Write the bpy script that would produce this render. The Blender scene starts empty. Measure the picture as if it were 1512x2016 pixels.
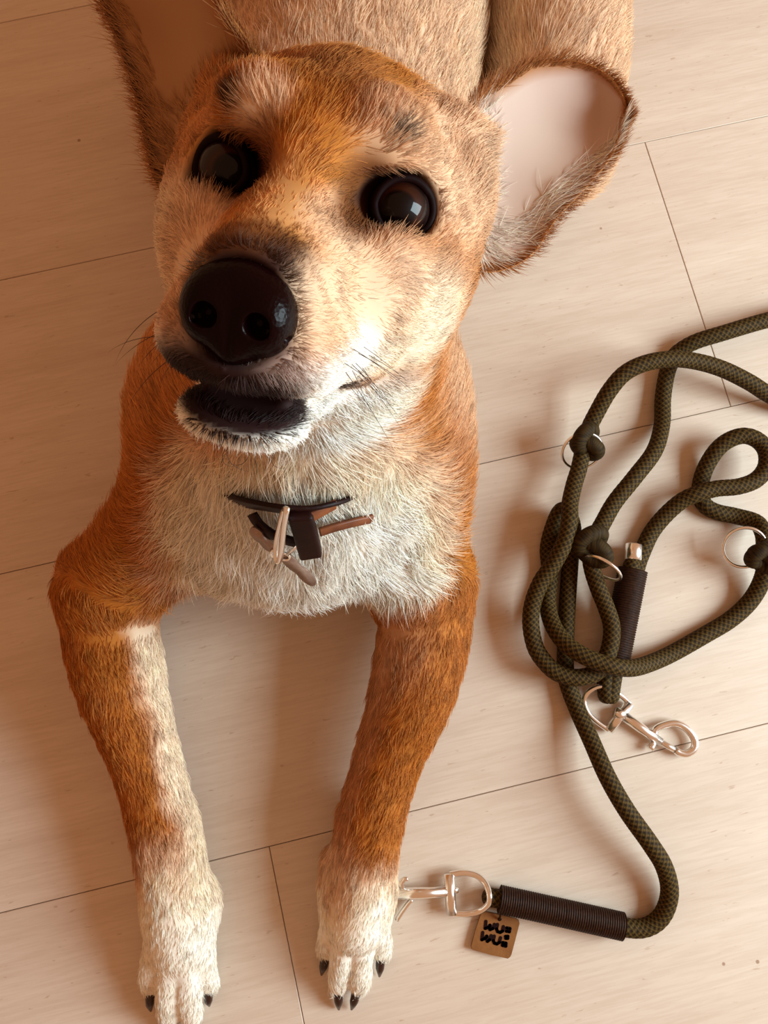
import bpy, bmesh, math, random
import numpy as np
from mathutils import Vector, Matrix
from mathutils.bvhtree import BVHTree

random.seed(7)
rng = np.random.default_rng(11)
S = bpy.context.scene
C = S.collection

# ------------------------------------------------------------------ camera
CAM_H, CAM_T, FPX = 0.62, math.radians(10.0), 1514.0
cam_d = bpy.data.cameras.new('camera')
cam_d.sensor_fit = 'HORIZONTAL'
cam_d.sensor_width = 36.0
cam_d.lens = 36.0 * FPX / 1512.0
cam_d.clip_start = 0.01
cam = bpy.data.objects.new('camera', cam_d)
C.objects.link(cam)
cam.location = (0, 0, CAM_H)
cam.rotation_euler = (CAM_T, 0, 0)
S.camera = cam

# ------------------------------------------------------------------ world, window light, exposure
W = bpy.data.worlds.new('room_air')
S.world = W
W.use_nodes = True
W.node_tree.nodes['Background'].inputs[0].default_value = (1.0, 0.50, 0.25, 1)
W.node_tree.nodes['Background'].inputs[1].default_value = 0.52

def area(name, loc, target, sx, sy, power, col):
    d = bpy.data.lights.new(name, 'AREA')
    d.shape = 'RECTANGLE'
    d.size, d.size_y = sx, sy
    d.energy = power
    d.color = col
    o = bpy.data.objects.new(name, d)
    C.objects.link(o)
    o.location = loc
    o.rotation_euler = (Vector(target) - Vector(loc)).to_track_quat('-Z', 'Y').to_euler()
    return o
area('window_daylight', (1.45, -0.02, 0.82), (0.0, 0.06, 0.10), 0.8, 0.85, 54, (0.74, 0.93, 1.0))

S.view_settings.view_transform = 'Standard'
S.view_settings.look = 'None'
S.view_settings.gamma = 1.0
S.view_settings.use_curve_mapping = False
S.view_settings.exposure = 0.0
S.cycles.diffuse_bounces = 3
S.cycles.glossy_bounces = 3

# ------------------------------------------------------------------ helpers
ct, st = math.cos(CAM_T), math.sin(CAM_T)
def at(u, v, z):
    """photo pixel (1512x2016) on the horizontal plane of height z -> world point"""
    a, b = (u - 756) / FPX, (1008 - v) / FPX
    d = np.array([a, b * ct + st, b * st - ct])
    return d * ((z - CAM_H) / d[2]) + np.array([0, 0, CAM_H])
def atd(u, v, D):
    a, b = (u - 756) / FPX, (1008 - v) / FPX
    return D * np.array([a, b * ct + st, b * st - ct]) + np.array([0, 0, CAM_H])

def tag(o, label=None, cat=None, group=None, kind=None):
    if label: o['label'] = label
    if cat: o['category'] = cat
    if group: o['group'] = group
    if kind: o['kind'] = kind
    return o
def empty(name, loc=(0, 0, 0)):
    o = bpy.data.objects.new(name, None)
    o.empty_display_size = 0.02
    o.location = loc
    C.objects.link(o)
    return o
def link(o, parent=None):
    C.objects.link(o)
    if parent is not None:
        o.parent = parent
        bpy.context.view_layer.update()
        o.matrix_parent_inverse = parent.matrix_world.inverted()
    return o
def meshobj(name, verts, faces, mat, parent=None, smooth=True):
    me = bpy.data.meshes.new(name)
    if isinstance(verts, np.ndarray): verts = verts.tolist()
    if isinstance(faces, np.ndarray): faces = faces.tolist()
    me.from_pydata(verts, [], faces)
    me.update()
    if smooth:
        me.polygons.foreach_set('use_smooth', [True] * len(me.polygons))
    if mat: me.materials.append(mat)
    return link(bpy.data.objects.new(name, me), parent)
def bmobj(name, bm, mat, parent=None, smooth=True):
    me = bpy.data.meshes.new(name)
    bmesh.ops.recalc_face_normals(bm, faces=bm.faces)
    bm.to_mesh(me); bm.free()
    if smooth:
        me.polygons.foreach_set('use_smooth', [True] * len(me.polygons))
    if mat: me.materials.append(mat)
    return link(bpy.data.objects.new(name, me), parent)

def catmull(pts, n_per=None, step=None):
    """smooth path through points, resampled evenly"""
    P = np.asarray(pts, float)
    P = np.vstack([2 * P[0] - P[1], P, 2 * P[-1] - P[-2]])
    out = []
    for i in range(1, len(P) - 2):
        p0, p1, p2, p3 = P[i - 1], P[i], P[i + 1], P[i + 2]
        k = 24
        t = np.linspace(0, 1, k, endpoint=False)[:, None]
        out.append(0.5 * ((2 * p1) + (-p0 + p2) * t + (2 * p0 - 5 * p1 + 4 * p2 - p3) * t ** 2 + (-p0 + 3 * p1 - 3 * p2 + p3) * t ** 3))
    out.append(P[-2][None])
    Q = np.vstack(out)
    s = np.concatenate([[0], np.cumsum(np.linalg.norm(np.diff(Q, axis=0), axis=1))])
    n = n_per if n_per else max(2, int(round(s[-1] / step)) + 1)
    ss = np.linspace(0, s[-1], n)
    return np.stack([np.interp(ss, s, Q[:, i]) for i in range(Q.shape[1])], 1), ss
def frames(Q):
    T = np.gradient(Q, axis=0)
    T /= np.linalg.norm(T, axis=1)[:, None] + 1e-12
    up = np.array([0, 0, 1.0])
    if abs(T[0] @ up) > .95: up = np.array([1.0, 0, 0])
    N = np.zeros_like(T)
    n = up - T[0] * (up @ T[0]); n /= np.linalg.norm(n)
    for i in range(len(T)):
        n = n - T[i] * (n @ T[i]); n /= np.linalg.norm(n) + 1e-12
        N[i] = n
    return T, N, np.cross(T, N)
def tube(Q, rad, sides=12, closed=False, cap=True, rfun=None):
    Q = np.asarray(Q, float)
    n = len(Q)
    if closed:
        Qe = np.vstack([Q[-1], Q, Q[0]])
        T, N, B = frames(Qe); T, N, B = T[1:-1], N[1:-1], B[1:-1]
    else:
        T, N, B = frames(Q)
    th = np.linspace(0, 2 * np.pi, sides, endpoint=False)
    rad = np.atleast_1d(np.asarray(rad, float))
    if len(rad) not in (1, n): rad = np.interp(np.linspace(0, 1, n), np.linspace(0, 1, len(rad)), rad)
    r = np.broadcast_to(rad.reshape(-1, 1), (n, sides)) if rfun is None else rfun(th)
    V = Q[:, None, :] + (np.cos(th)[None, :, None] * N[:, None, :] + np.sin(th)[None, :, None] * B[:, None, :]) * r[:, :, None]
    V = V.reshape(-1, 3)
    i = np.arange(n if closed else n - 1)[:, None]; j = np.arange(sides)[None, :]
    a = i * sides + j; b = i * sides + (j + 1) % sides
    i2 = (i + 1) % n
    c_ = i2 * sides + (j + 1) % sides; d_ = i2 * sides + j
    F = np.stack([a, d_, c_, b], -1).reshape(-1, 4).tolist()
    V = V.tolist()
    if cap and not closed:
        F.append(list(range(sides)))
        F.append(list(range((n - 1) * sides, n * sides))[::-1])
    return V, F
def merge(parts):
    V, F = [], []
    for v, f in parts:
        o = len(V)
        V += [list(x) for x in v]
        F += [[k + o for k in q] for q in f]
    return V, F
def prism(outline, up, h):
    """closed outline (points), extruded along up by h"""
    O = [np.asarray(p, float) for p in outline]
    n = len(O)
    V = [p.tolist() for p in O] + [(p + np.asarray(up) * h).tolist() for p in O]
    F = [list(range(n))[::-1], list(range(n, 2 * n))] + [[i, (i + 1) % n, n + (i + 1) % n, n + i] for i in range(n)]
    return V, F

# ------------------------------------------------------------------ materials
def mat(name, base, rough=.6, metal=0., spec=.5, **kw):
    m = bpy.data.materials.new(name)
    m.use_nodes = True
    b = m.node_tree.nodes['Principled BSDF']
    b.inputs['Base Color'].default_value = (*base, 1)
    b.inputs['Roughness'].default_value = rough
    b.inputs['Metallic'].default_value = metal
    b.inputs['Specular IOR Level'].default_value = spec
    for k, v in kw.items():
        b.inputs[k].default_value = v
    return m
def N_(m, typ, **kw):
    n = m.node_tree.nodes.new(typ)
    for k, v in kw.items(): setattr(n, k, v)
    return n
def noise_tint(m, c1, c2, scale, detail=4, coord='Object', bump=0., stretch=(1, 1, 1), bscale=None):
    nt = m.node_tree; L = nt.links
    b = nt.nodes['Principled BSDF']
    tc = N_(m, 'ShaderNodeTexCoord'); mp = N_(m, 'ShaderNodeMapping')
    mp.inputs['Scale'].default_value = stretch
    L.new(tc.outputs[coord], mp.inputs[0])
    nz = N_(m, 'ShaderNodeTexNoise'); nz.inputs['Scale'].default_value = scale; nz.inputs['Detail'].default_value = detail
    L.new(mp.outputs[0], nz.inputs['Vector'])
    r = N_(m, 'ShaderNodeValToRGB')
    r.color_ramp.elements[0].position, r.color_ramp.elements[1].position = .3, .7
    r.color_ramp.elements[0].color = (*c1, 1); r.color_ramp.elements[1].color = (*c2, 1)
    L.new(nz.outputs['Fac'], r.inputs[0]); L.new(r.outputs[0], b.inputs['Base Color'])
    if bump:
        n2 = N_(m, 'ShaderNodeTexNoise'); n2.inputs['Scale'].default_value = bscale or scale * 4; n2.inputs['Detail'].default_value = 3
        L.new(mp.outputs[0], n2.inputs['Vector'])
        bp = N_(m, 'ShaderNodeBump'); bp.inputs['Strength'].default_value = bump; bp.inputs['Distance'].default_value = .0006
        L.new(n2.outputs['Fac'], bp.inputs['Height']); L.new(bp.outputs[0], b.inputs['Normal'])
    return m
def attr_mat(name, attr, rough=.8, spec=.2):
    m = mat(name, (.5, .3, .2), rough, 0, spec)
    a = N_(m, 'ShaderNodeAttribute'); a.attribute_name = attr
    m.node_tree.links.new(a.outputs['Color'], m.node_tree.nodes['Principled BSDF'].inputs['Base Color'])
    return m

# ------------------------------------------------------------------ floor of laminate boards
PL = math.radians(13.2)                       # the boards run across, rising to the right
dx_, dy_ = np.array([math.cos(PL), math.sin(PL)]), np.array([-math.sin(PL), math.cos(PL)])
def plank_mat():
    m = mat('pale_laminate', (.72, .56, .43), .42, 0, .35)
    nt = m.node_tree; L = nt.links; b = nt.nodes['Principled BSDF']
    tc = N_(m, 'ShaderNodeTexCoord'); oi = N_(m, 'ShaderNodeObjectInfo')
    ad = N_(m, 'ShaderNodeVectorMath', operation='ADD'); sc = N_(m, 'ShaderNodeVectorMath', operation='SCALE')
    cmb = N_(m, 'ShaderNodeCombineXYZ')
    for i in range(3): L.new(oi.outputs['Random'], cmb.inputs[i])
    L.new(cmb.outputs[0], sc.inputs[0]); sc.inputs['Scale'].default_value = 17.0
    L.new(tc.outputs['Object'], ad.inputs[0]); L.new(sc.outputs[0], ad.inputs[1])
    def streak(sx, sy, scale, detail, lo, hi, c1, c2):
        mp = N_(m, 'ShaderNodeMapping'); mp.inputs['Scale'].default_value = (sx, sy, 1)
        L.new(ad.outputs[0], mp.inputs[0])
        nz = N_(m, 'ShaderNodeTexNoise'); nz.inputs['Scale'].default_value = scale
        nz.inputs['Detail'].default_value = detail; nz.inputs['Roughness'].default_value = .6
        nz.inputs['Distortion'].default_value = .4
        L.new(mp.outputs[0], nz.inputs['Vector'])
        r = N_(m, 'ShaderNodeValToRGB')
        r.color_ramp.elements[0].position, r.color_ramp.elements[1].position = lo, hi
        r.color_ramp.elements[0].color = (*c1, 1); r.color_ramp.elements[1].color = (*c2, 1)
        L.new(nz.outputs['Fac'], r.inputs[0])
        return r, nz
    r1, n1 = streak(1.2, 9, 3.0, 5, .32, .68, (.60, .470, .370), (.67, .545, .440))
    r2, n2 = streak(6, 90, 5.0, 4, .38, .60, (.93, .91, .89), (1, 1, 1))
    r3, n3 = streak(14, 60, 6.0, 2, .26, .32, (.72, .62, .55), (1, 1, 1))
    m1 = N_(m, 'ShaderNodeMixRGB', blend_type='MULTIPLY'); m1.inputs[0].default_value = 1
    m2 = N_(m, 'ShaderNodeMixRGB', blend_type='MULTIPLY'); m2.inputs[0].default_value = .7
    L.new(r1.outputs[0], m1.inputs[1]); L.new(r2.outputs[0], m1.inputs[2])
    L.new(m1.outputs[0], m2.inputs[1]); L.new(r3.outputs[0], m2.inputs[2])
    # the odd tiny dark speck in the surface
    vo = N_(m, 'ShaderNodeTexVoronoi'); vo.inputs['Scale'].default_value = 14.0
    L.new(ad.outputs[0], vo.inputs['Vector'])
    rs = N_(m, 'ShaderNodeValToRGB'); rs.color_ramp.elements[0].position = .016; rs.color_ramp.elements[1].position = .024
    rs.color_ramp.elements[0].color = (.45, .3, .22, 1); rs.color_ramp.elements[1].color = (1, 1, 1, 1)
    L.new(vo.outputs['Distance'], rs.inputs[0])
    m3 = N_(m, 'ShaderNodeMixRGB', blend_type='MULTIPLY'); m3.inputs[0].default_value = .8
    L.new(m2.outputs[0], m3.inputs[1]); L.new(rs.outputs[0], m3.inputs[2])
    L.new(m3.outputs[0], b.inputs['Base Color'])
    bp = N_(m, 'ShaderNodeBump'); bp.inputs['Strength'].default_value = .12; bp.inputs['Distance'].default_value = .0004
    L.new(n2.outputs['Fac'], bp.inputs['Height']); L.new(bp.outputs[0], b.inputs['Normal'])
    return m
MP = plank_mat()
sub = mat('dark_underlay', (.16, .095, .055), .9)
V, F = prism([(-1.7, -1.2, -.02), (1.7, -1.2, -.02), (1.7, 2.2, -.02), (-1.7, 2.2, -.02)], (0, 0, 1), .0105)
floor = meshobj('floor', V, F, sub, None, False)
tag(floor, kind='structure')
def rowcoord(u, v): return float(at(u, v, 0)[:2] @ dy_)
r_a, r_b, r_c, r_d = rowcoord(0, 45), rowcoord(0, 568), rowcoord(0, 1153), rowcoord(525, 1668)
pitch = (r_a - r_d) / 3.0
PLANK_L = 1.29
bj1 = float(at(1372, 595, 0)[:2] @ dx_)        # butt joint right of the dog's ear
bj2 = float(at(560, 1820, 0)[:2] @ dx_)        # butt joint between the paws
def hid(u, v): return float(at(u, v, 0)[:2] @ dx_)
def plank_mesh(L_, w):
    bm = bmesh.new()
    bmesh.ops.create_cube(bm, size=1)
    for v in bm.verts:
        v.co = Vector((v.co.x * L_, v.co.y * w, v.co.z * .0095))
    bmesh.ops.bevel(bm, geom=[e for e in bm.edges if all(v.co.z > 0 for v in e.verts)], offset=.0004, segments=1, affect='EDGES')
    me = bpy.data.meshes.new('plank')
    bmesh.ops.recalc_face_normals(bm, faces=bm.faces)
    bm.to_mesh(me); bm.free()
    me.materials.append(MP)
    return me
PM = plank_mesh(PLANK_L - .0005, pitch - .0005)
for row in range(-8, 15):                        # row r lies between seam r and r+1, counted upward from r_d
    yc = r_d + (row + .5) * pitch
    off = {1: bj1, -1: bj2, 0: hid(2050, 1300), 2: hid(700, 300), 3: hid(800, 60), -2: bj2 + .6}.get(row, (row * .517) % PLANK_L)
    for k in range(-3, 3):
        xc = off + (k + .5) * PLANK_L
        if abs(xc) > 2.0: continue
        o = bpy.data.objects.new('plank', PM)
        p = dx_ * xc + dy_ * yc
        o.location = (p[0], p[1], -.00475)
        o.rotation_euler = (0, 0, PL)
        C.objects.link(o)
        o.parent = floor

# ------------------------------------------------------------------ implicit-surface modelling
def smin(a, b, k):
    h = np.maximum(k - np.abs(a - b), 0) / k
    return np.minimum(a, b) - h * h * k * .25
class Field:
    def __init__(s, xs, ys, zs):
        s.ax = [np.asarray(a, np.float32) for a in (xs, ys, zs)]
        s.f = np.full([len(a) for a in s.ax], .06, np.float32)
    def block(s, lo, hi, pad):
        sl = []
        for i in range(3):
            a = s.ax[i]
            i0 = max(int(np.searchsorted(a, lo[i] - pad)) - 1, 0); i1 = min(int(np.searchsorted(a, hi[i] + pad)) + 1, len(a))
            sl.append(slice(i0, i1))
        return tuple(sl)
    def pts(s, sl, M=None, o=None):
        X, Y, Z = np.meshgrid(s.ax[0][sl[0]], s.ax[1][sl[1]], s.ax[2][sl[2]], indexing='ij', sparse=True)
        if M is None: return X, Y, Z
        X = X - np.float32(o[0]); Y = Y - np.float32(o[1]); Z = Z - np.float32(o[2])
        M = M.astype(np.float32)
        return [X * M[0, i] + Y * M[1, i] + Z * M[2, i] for i in range(3)]
    def add(s, fn, lo, hi, k, frame=None, cut=False):
        lo, hi = np.asarray(lo, float), np.asarray(hi, float)
        if frame is not None:
            M, o = frame
            cs = np.array([[(lo, hi)[i][0], (lo, hi)[j][1], (lo, hi)[l][2]] for i in (0, 1) for j in (0, 1) for l in (0, 1)])
            w = cs @ M.T + o
            wl, wh = w.min(0), w.max(0)
        else:
            wl, wh = lo, hi
        sl = s.block(wl, wh, .004 if cut else k + .012)
        if any(q.stop <= q.start for q in sl): return
        P = s.pts(sl, *(frame if frame is not None else (None, None)))
        d = fn(*P).astype(np.float32)
        if cut: s.f[sl] = -smin(-s.f[sl], d, np.float32(k))
        else: s.f[sl] = smin(s.f[sl], d, np.float32(k))
    def ell(s, c, r, k=.02, frame=None, cut=False, rot=None):
        c, r = np.asarray(c, np.float32), np.asarray(r, np.float32)
        R = None if rot is None else np.array(Matrix(rot) if not isinstance(rot, np.ndarray) else rot, np.float32)
        def fn(X, Y, Z):
            p = [X - c[0], Y - c[1], Z - c[2]]
            if R is not None: p = [p[0] * R[0, i] + p[1] * R[1, i] + p[2] * R[2, i] for i in range(3)]
            a = sum((p[i] / r[i]) ** 2 for i in range(3)); b = sum((p[i] / r[i] ** 2) ** 2 for i in range(3))
            k0 = np.sqrt(a); return k0 * (k0 - 1) / (np.sqrt(b) + 1e-6)
        m = r if R is None else np.full(3, r.max())
        s.add(fn, c - m, c + m, k, frame, cut)
    def cone(s, a, b, ra, rb, k=.02, frame=None, cut=False, sq=(1, 1, 1)):
        a, b, sq = np.asarray(a, np.float32), np.asarray(b, np.float32), np.asarray(sq, np.float32)
        ba = (b - a) / sq; L = float(ba @ ba)
        def fn(X, Y, Z):
            p = [(X - a[0]) / sq[0], (Y - a[1]) / sq[1], (Z - a[2]) / sq[2]]
            h = np.clip((p[0] * ba[0] + p[1] * ba[1] + p[2] * ba[2]) / L, 0, 1)
            return (np.sqrt(sum((p[i] - h * ba[i]) ** 2 for i in range(3))) - (ra + (rb - ra) * h)) * float(sq.min())
        m = max(ra, rb) * sq
        s.add(fn, np.minimum(a, b) - m, np.maximum(a, b) + m, k, frame, cut)
    def chain(s, pts, rad, k=.02, kj=.003, n=18, **kw):
        Q, _ = catmull([list(p) + [r] for p, r in zip(pts, rad)], n_per=n)
        for i in range(n - 1):
            s.cone(Q[i, :3], Q[i + 1, :3], Q[i, 3], Q[i + 1, 3], k if i == 0 else kj, **kw)
    def mesh(s):
        f = s.f; ng = f < 0
        n = f.shape
        c = np.zeros([d - 1 for d in n], np.uint8)
        for i in (0, 1):
            for j in (0, 1):
                for l in (0, 1):
                    c += ng[i:n[0] - 1 + i, j:n[1] - 1 + j, l:n[2] - 1 + l]
        I, J, K = np.nonzero((c > 0) & (c < 8))
        idx = -np.ones(c.shape, np.int32); idx[I, J, K] = np.arange(len(I))
        acc = np.zeros((len(I), 3)); cnt = np.zeros(len(I))
        co = [(i, j, l) for i in (0, 1) for j in (0, 1) for l in (0, 1)]
        for p in co:
            for ax in range(3):
                if p[ax]: continue
                q = list(p); q[ax] = 1
                a = f[I + p[0], J + p[1], K + p[2]].astype(float); b = f[I + q[0], J + q[1], K + q[2]].astype(float)
                m = (a < 0) != (b < 0)
                t = np.where(m, a / np.where(a == b, 1, a - b), 0)
                pos = [np.array(s.ax[d][(I, J, K)[d] + p[d]], float) for d in range(3)]
                e = np.array(s.ax[ax][(I, J, K)[ax] + 1], float) - pos[ax]
                pos[ax] = pos[ax] + t * e
                for d in range(3): acc[:, d] += np.where(m, pos[d], 0)
                cnt += m
        V = acc / cnt[:, None]
        Fs = []
        for ax in range(3):
            sl0 = [slice(None)] * 3; sl1 = [slice(None)] * 3
            sl0[ax] = slice(0, n[ax] - 1); sl1[ax] = slice(1, n[ax])
            a, b = ng[tuple(sl0)], ng[tuple(sl1)]
            X = np.nonzero(a != b)
            o1, o2 = [d for d in range(3) if d != ax]
            ok = (X[o1] > 0) & (X[o1] < n[o1] - 1) & (X[o2] > 0) & (X[o2] < n[o2] - 1)
            X = [x[ok] for x in X]
            flip = ng[tuple(X)]
            def g(d1, d2):
                y = list(X); y[o1] = y[o1] - d1; y[o2] = y[o2] - d2
                return idx[tuple(y)]
            q = np.stack([g(1, 1), g(0, 1), g(0, 0), g(1, 0)], 1)
            if ax == 1: flip = ~flip
            q[~flip] = q[~flip][:, ::-1]
            Fs.append(q)
        return V, np.vstack(Fs)

def vnoise(p, scale, seed=0):
    """smooth 3-D value noise in -1..1"""
    q = np.asarray(p, float) * scale + seed * 13.7 + 100
    i = np.floor(q).astype(np.int64); f = q - i
    f = f * f * (3 - 2 * f)
    out = np.zeros(len(q))
    for a in (0, 1):
        for b in (0, 1):
            for c in (0, 1):
                h = (i[:, 0] + a) * 73856093 ^ (i[:, 1] + b) * 19349663 ^ (i[:, 2] + c) * 83492791 ^ (seed * 2654435)
                h = (h * 1103515245 + 12345) & 0x7fffffff
                h = ((h >> 7) * 69069 + 1) & 0xffff
                w = np.where(a, f[:, 0], 1 - f[:, 0]) * np.where(b, f[:, 1], 1 - f[:, 1]) * np.where(c, f[:, 2], 1 - f[:, 2])
                out += w * (h / 32767.5 - 1)
    return out
def sstep(a, b, x):
    t = np.clip((x - a) / (b - a), 0, 1)
    return t * t * (3 - 2 * t)
def unit(v):
    return v / (np.linalg.norm(v, axis=-1, keepdims=True) + 1e-12)

# ------------------------------------------------------------------ the dog
HO = np.array([-.0252, .1682, .3677])                      # point between the eyes
def head_frame(roll=math.radians(-3.5)):
    X = np.array([.9888, -.1466, -.027]); Y = np.array([-.0644, -.5834, .8096]); Z = np.array([.1345, .7989, .5863])
    X2 = X * math.cos(roll) + Z * math.sin(roll); Z2 = -X * math.sin(roll) + Z * math.cos(roll)
    yaw = math.radians(-2.0)
    X2, Y = X2 * math.cos(yaw) - Y * math.sin(yaw), X2 * math.sin(yaw) + Y * math.cos(yaw)
    return np.stack([X2, Y, Z2], 1)                        # columns: image right, muzzle forward, crown
HM = head_frame()
HF = (HM, HO)
def hw(p): return np.asarray(p, float) @ HM.T + HO          # head-local -> world
def hl(p): return (np.asarray(p, float) - HO) @ HM          # world -> head-local

EYE = {+1: np.array([.0318, -.0060, -.006]), -1: np.array([-.0318, -.0060, -.006])}
EYE_R = .0120

def axis(segs):
    out = []
    for a, b, h in segs:
        out.append(np.linspace(a, b, max(2, int(round((b - a) / h)) + 1))[:-1])
    return np.concatenate(out + [[segs[-1][1]]])

PAW_R = dict(elbow=at(846, 1185, .05), fore=at(822, 1320, .050), low=at(766, 1490, .042), wrist=at(728, 1620, .036), meta=at(712, 1735, .030), knuck=at(702, 1815, .026),
             toes=[(at(662, 1795, .022), at(644, 1868, .0085)), (at(684, 1820, .026), at(667, 1936, .0085)), (at(714, 1820, .026), at(706, 1936, .0085)), (at(738, 1795, .022), at(750, 1870, .0085))],
             claws=[at(633, 1919, .003), at(667, 1987, .003), at(692, 1987, .003), at(747, 1922, .003)], dew=(at(662, 1690, .026), at(647, 1735, .016)))
PAW_L = dict(elbow=at(200, 1195, .05), fore=at(232, 1320, .052), low=at(284, 1490, .042), wrist=at(322, 1630, .036), meta=at(340, 1755, .030), knuck=at(352, 1850, .026),
             toes=[(at(312, 1855, .022), at(298, 1938, .0085)), (at(337, 1880, .026), at(334, 2000, .0085)), (at(368, 1880, .026), at(378, 2000, .0085)), (at(393, 1855, .022), at(412, 1935, .0085))],
             claws=[at(297, 1990, .003), at(330, 2062, .003), at(386, 2062, .003), at(412, 1980, .003)], dew=None)

def build_body():
    fx = axis([(-.29, -.125, .003), (-.125, .075, .0016), (.075, .215, .003)])
    fy = axis([(-.30, -.12, .0022), (-.12, .04, .003), (.04, .275, .0016), (.275, .76, .004)])
    fz = axis([(-.004, .06, .0022), (.06, .23, .003), (.23, .455, .0016)])
    B = Field(fx, fy, fz)
    # trunk
    B.ell((-.055, .155, .105), (.088, .115, .098), .03)
    B.ell((-.035, .31, .112), (.094, .19, .104), .03)
    B.ell((-.008, .50, .108), (.086, .18, .100), .03)
    B.ell((.005, .62, .10), (.088, .10, .092), .03)
    # chest front and breastbone
    B.ell((-.060, .113, .098), (.090, .076, .078), .03)
    B.ell((-.088, .087, .088), (.060, .045, .052), .03)
    # thighs, hocks and hind feet
    for s, x in ((1, .133), (-1, -.138)):
        B.ell((x, .475, .080), (.057, .125, .078), .004 if s > 0 else .02)
        B.cone((x + s * .02, .40, .045), (x + s * .012, .56, .035), .036, .028, .02)
        B.cone((x + s * .005, .58, .03), (x - s * .014, .44, .022), .026, .021, .015)
        B.cone((x - s * .012, .45, .020), (x - s * .028, .395, .018), .021, .019, .012)
        for k in (-1.5, -.5, .5, 1.5):
            B.cone((x - s * .029 + k * .010, .402, .018), (x - s * .032 + k * .0115, .362 + abs(k) * .006, .010), .0105, .0085, .006)
    # tail curled round to the left
    tl = [(.01, .70, .09), (-.03, .735, .05), (-.10, .735, .025), (-.17, .71, .02), (-.225, .65, .018)]
    B.chain(tl, [.030, .024, .020, .017, .012], .03)
    # shoulders and upper arms
    for s, P in ((-1, PAW_L), (1, PAW_R)):
        sh = at(392, 880, .13) if s < 0 else at(788, 900, .13)
        B.ell(sh + np.array([0, .02, -.01]), (.046, .072, .072), .03)
        B.cone(sh + np.array([s * -.004, -.01, -.03]), P['elbow'] + np.array([-s * .012, .012, .014]), .045, .034, .028)
        el = P['elbow']
        pts = [el + np.array([0, .018, -.004]), P['fore'], P['low'], P['wrist'], P['meta'], P['knuck']]
        B.chain(pts, [.034, .0310, .0235, .0225, .0210, .0205], .02)
        if s < 0: B.ell(el + np.array([s * .017, .012, -.012]), (.018, .020, .022), .012)           # point of the elbow
        B.cone(P['wrist'] + np.array([0, 0, -.012]), P['knuck'] + np.array([0, .014, -.008]), .019, .021, .014)
        kn = P['knuck']
        B.ell(kn + np.array([0, .020, -.006]), (.0275, .027, .018), .010)
        for i, (a, b) in enumerate(P['toes']):
            r = .0088 if i in (1, 2) else .0085
            mid = (a * .35 + b * .65) + np.array([0, 0, .004])
            B.chain([a, mid, b], [.0100, r, r * .86], .006, .001, n=8)
        if P['dew']: B.cone(P['dew'][0], P['dew'][1] + np.array([0.003, .006, .004]), .009, .006, .008)
    # neck and throat
    nb = np.array([-.048, .155, .15])
    B.cone(nb, hw((0, -.075, -.020)), .082, .056, .035)
    B.cone((-.055, .115, .14), hw((0, -.045, -.060)), .060, .046, .035)
    # skull
    h = dict(frame=HF)
    B.ell((0, -.050, -.006), (.0545, .056, .047), .028, **h)
    B.ell((0, -.012, .000), (.040, .034, .026), .022, **h)
    for s in (-1, 1):
        B.ell((s * .0225, -.010, .0185), (.0165, .018, .0130), .009, **h)          # brow
        B.ell((s * .044, -.040, -.030), (.020, .038, .032), .022, **h)         # cheek bone
        B.ell((s * .032, -.002, -.034), (.019, .030, .022), .020, **h)         # cheek below the eye
        B.cone((s * .046, -.060, .006), (s * .050, -.064, .018), .018, .012, .02, **h)  # root of the ear
    B.ell((0, -.040, -.060), (.046, .045, .028), .025, **h)                    # jaw muscles
    # muzzle
    B.cone((0, .000, -.026), (0, .068, -.036), .030, .0205, .020, **h)
    B.cone((0, -.004, -.008), (0, .082, -.0275), .0165, .0115, .016, **h)
    for s in (-1, 1):
        B.ell((s * .0135, .060, -.046), (.0165, .028, .0150), .010, **h)       # upper lips
        B.cone((s * .014, .050, -.050), (s * .024, .012, -.052), .0130, .018, .012, **h)
    B.ell((0, .082, -.043), (.013, .012, .012), .010, **h)
    # lower jaw; the lips are parted in front and meet towards the corners
    B.cone((0, -.010, -.070), (0, .058, -.0725), .025, .0125, .010, **h)
    B.ell((0, .066, -.0715), (.0215, .017, .0085), .006, **h)
    B.ell((0, .080, -.0632), (.0180, .017, .0046), .003, cut=True, **h)
    for s in (-1, 1):
        B.cone((s * .0330, .020, -.0658), (s * .017, .068, -.0638), .0014, .0026, .003, cut=True, **h)
    B.ell((0, .0945, -.0315), (.0175, .0135, .0160), .003, cut=True, **h)      # seat of the nose
    # eye sockets
    for s in (-1, 1):
        e = EYE[s]
        B.ell(e + np.array([s * .003, .007, .003]), (.0125, .0130, .0118), .004, cut=True, **h)
        B.ell((s * .022, .020, -.002), (.008, .016, .009), .014, cut=True, **h)      # hollow in front of the eye
    return B
_B = build_body()
BV, BFc = _B.mesh()
del _B

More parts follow.
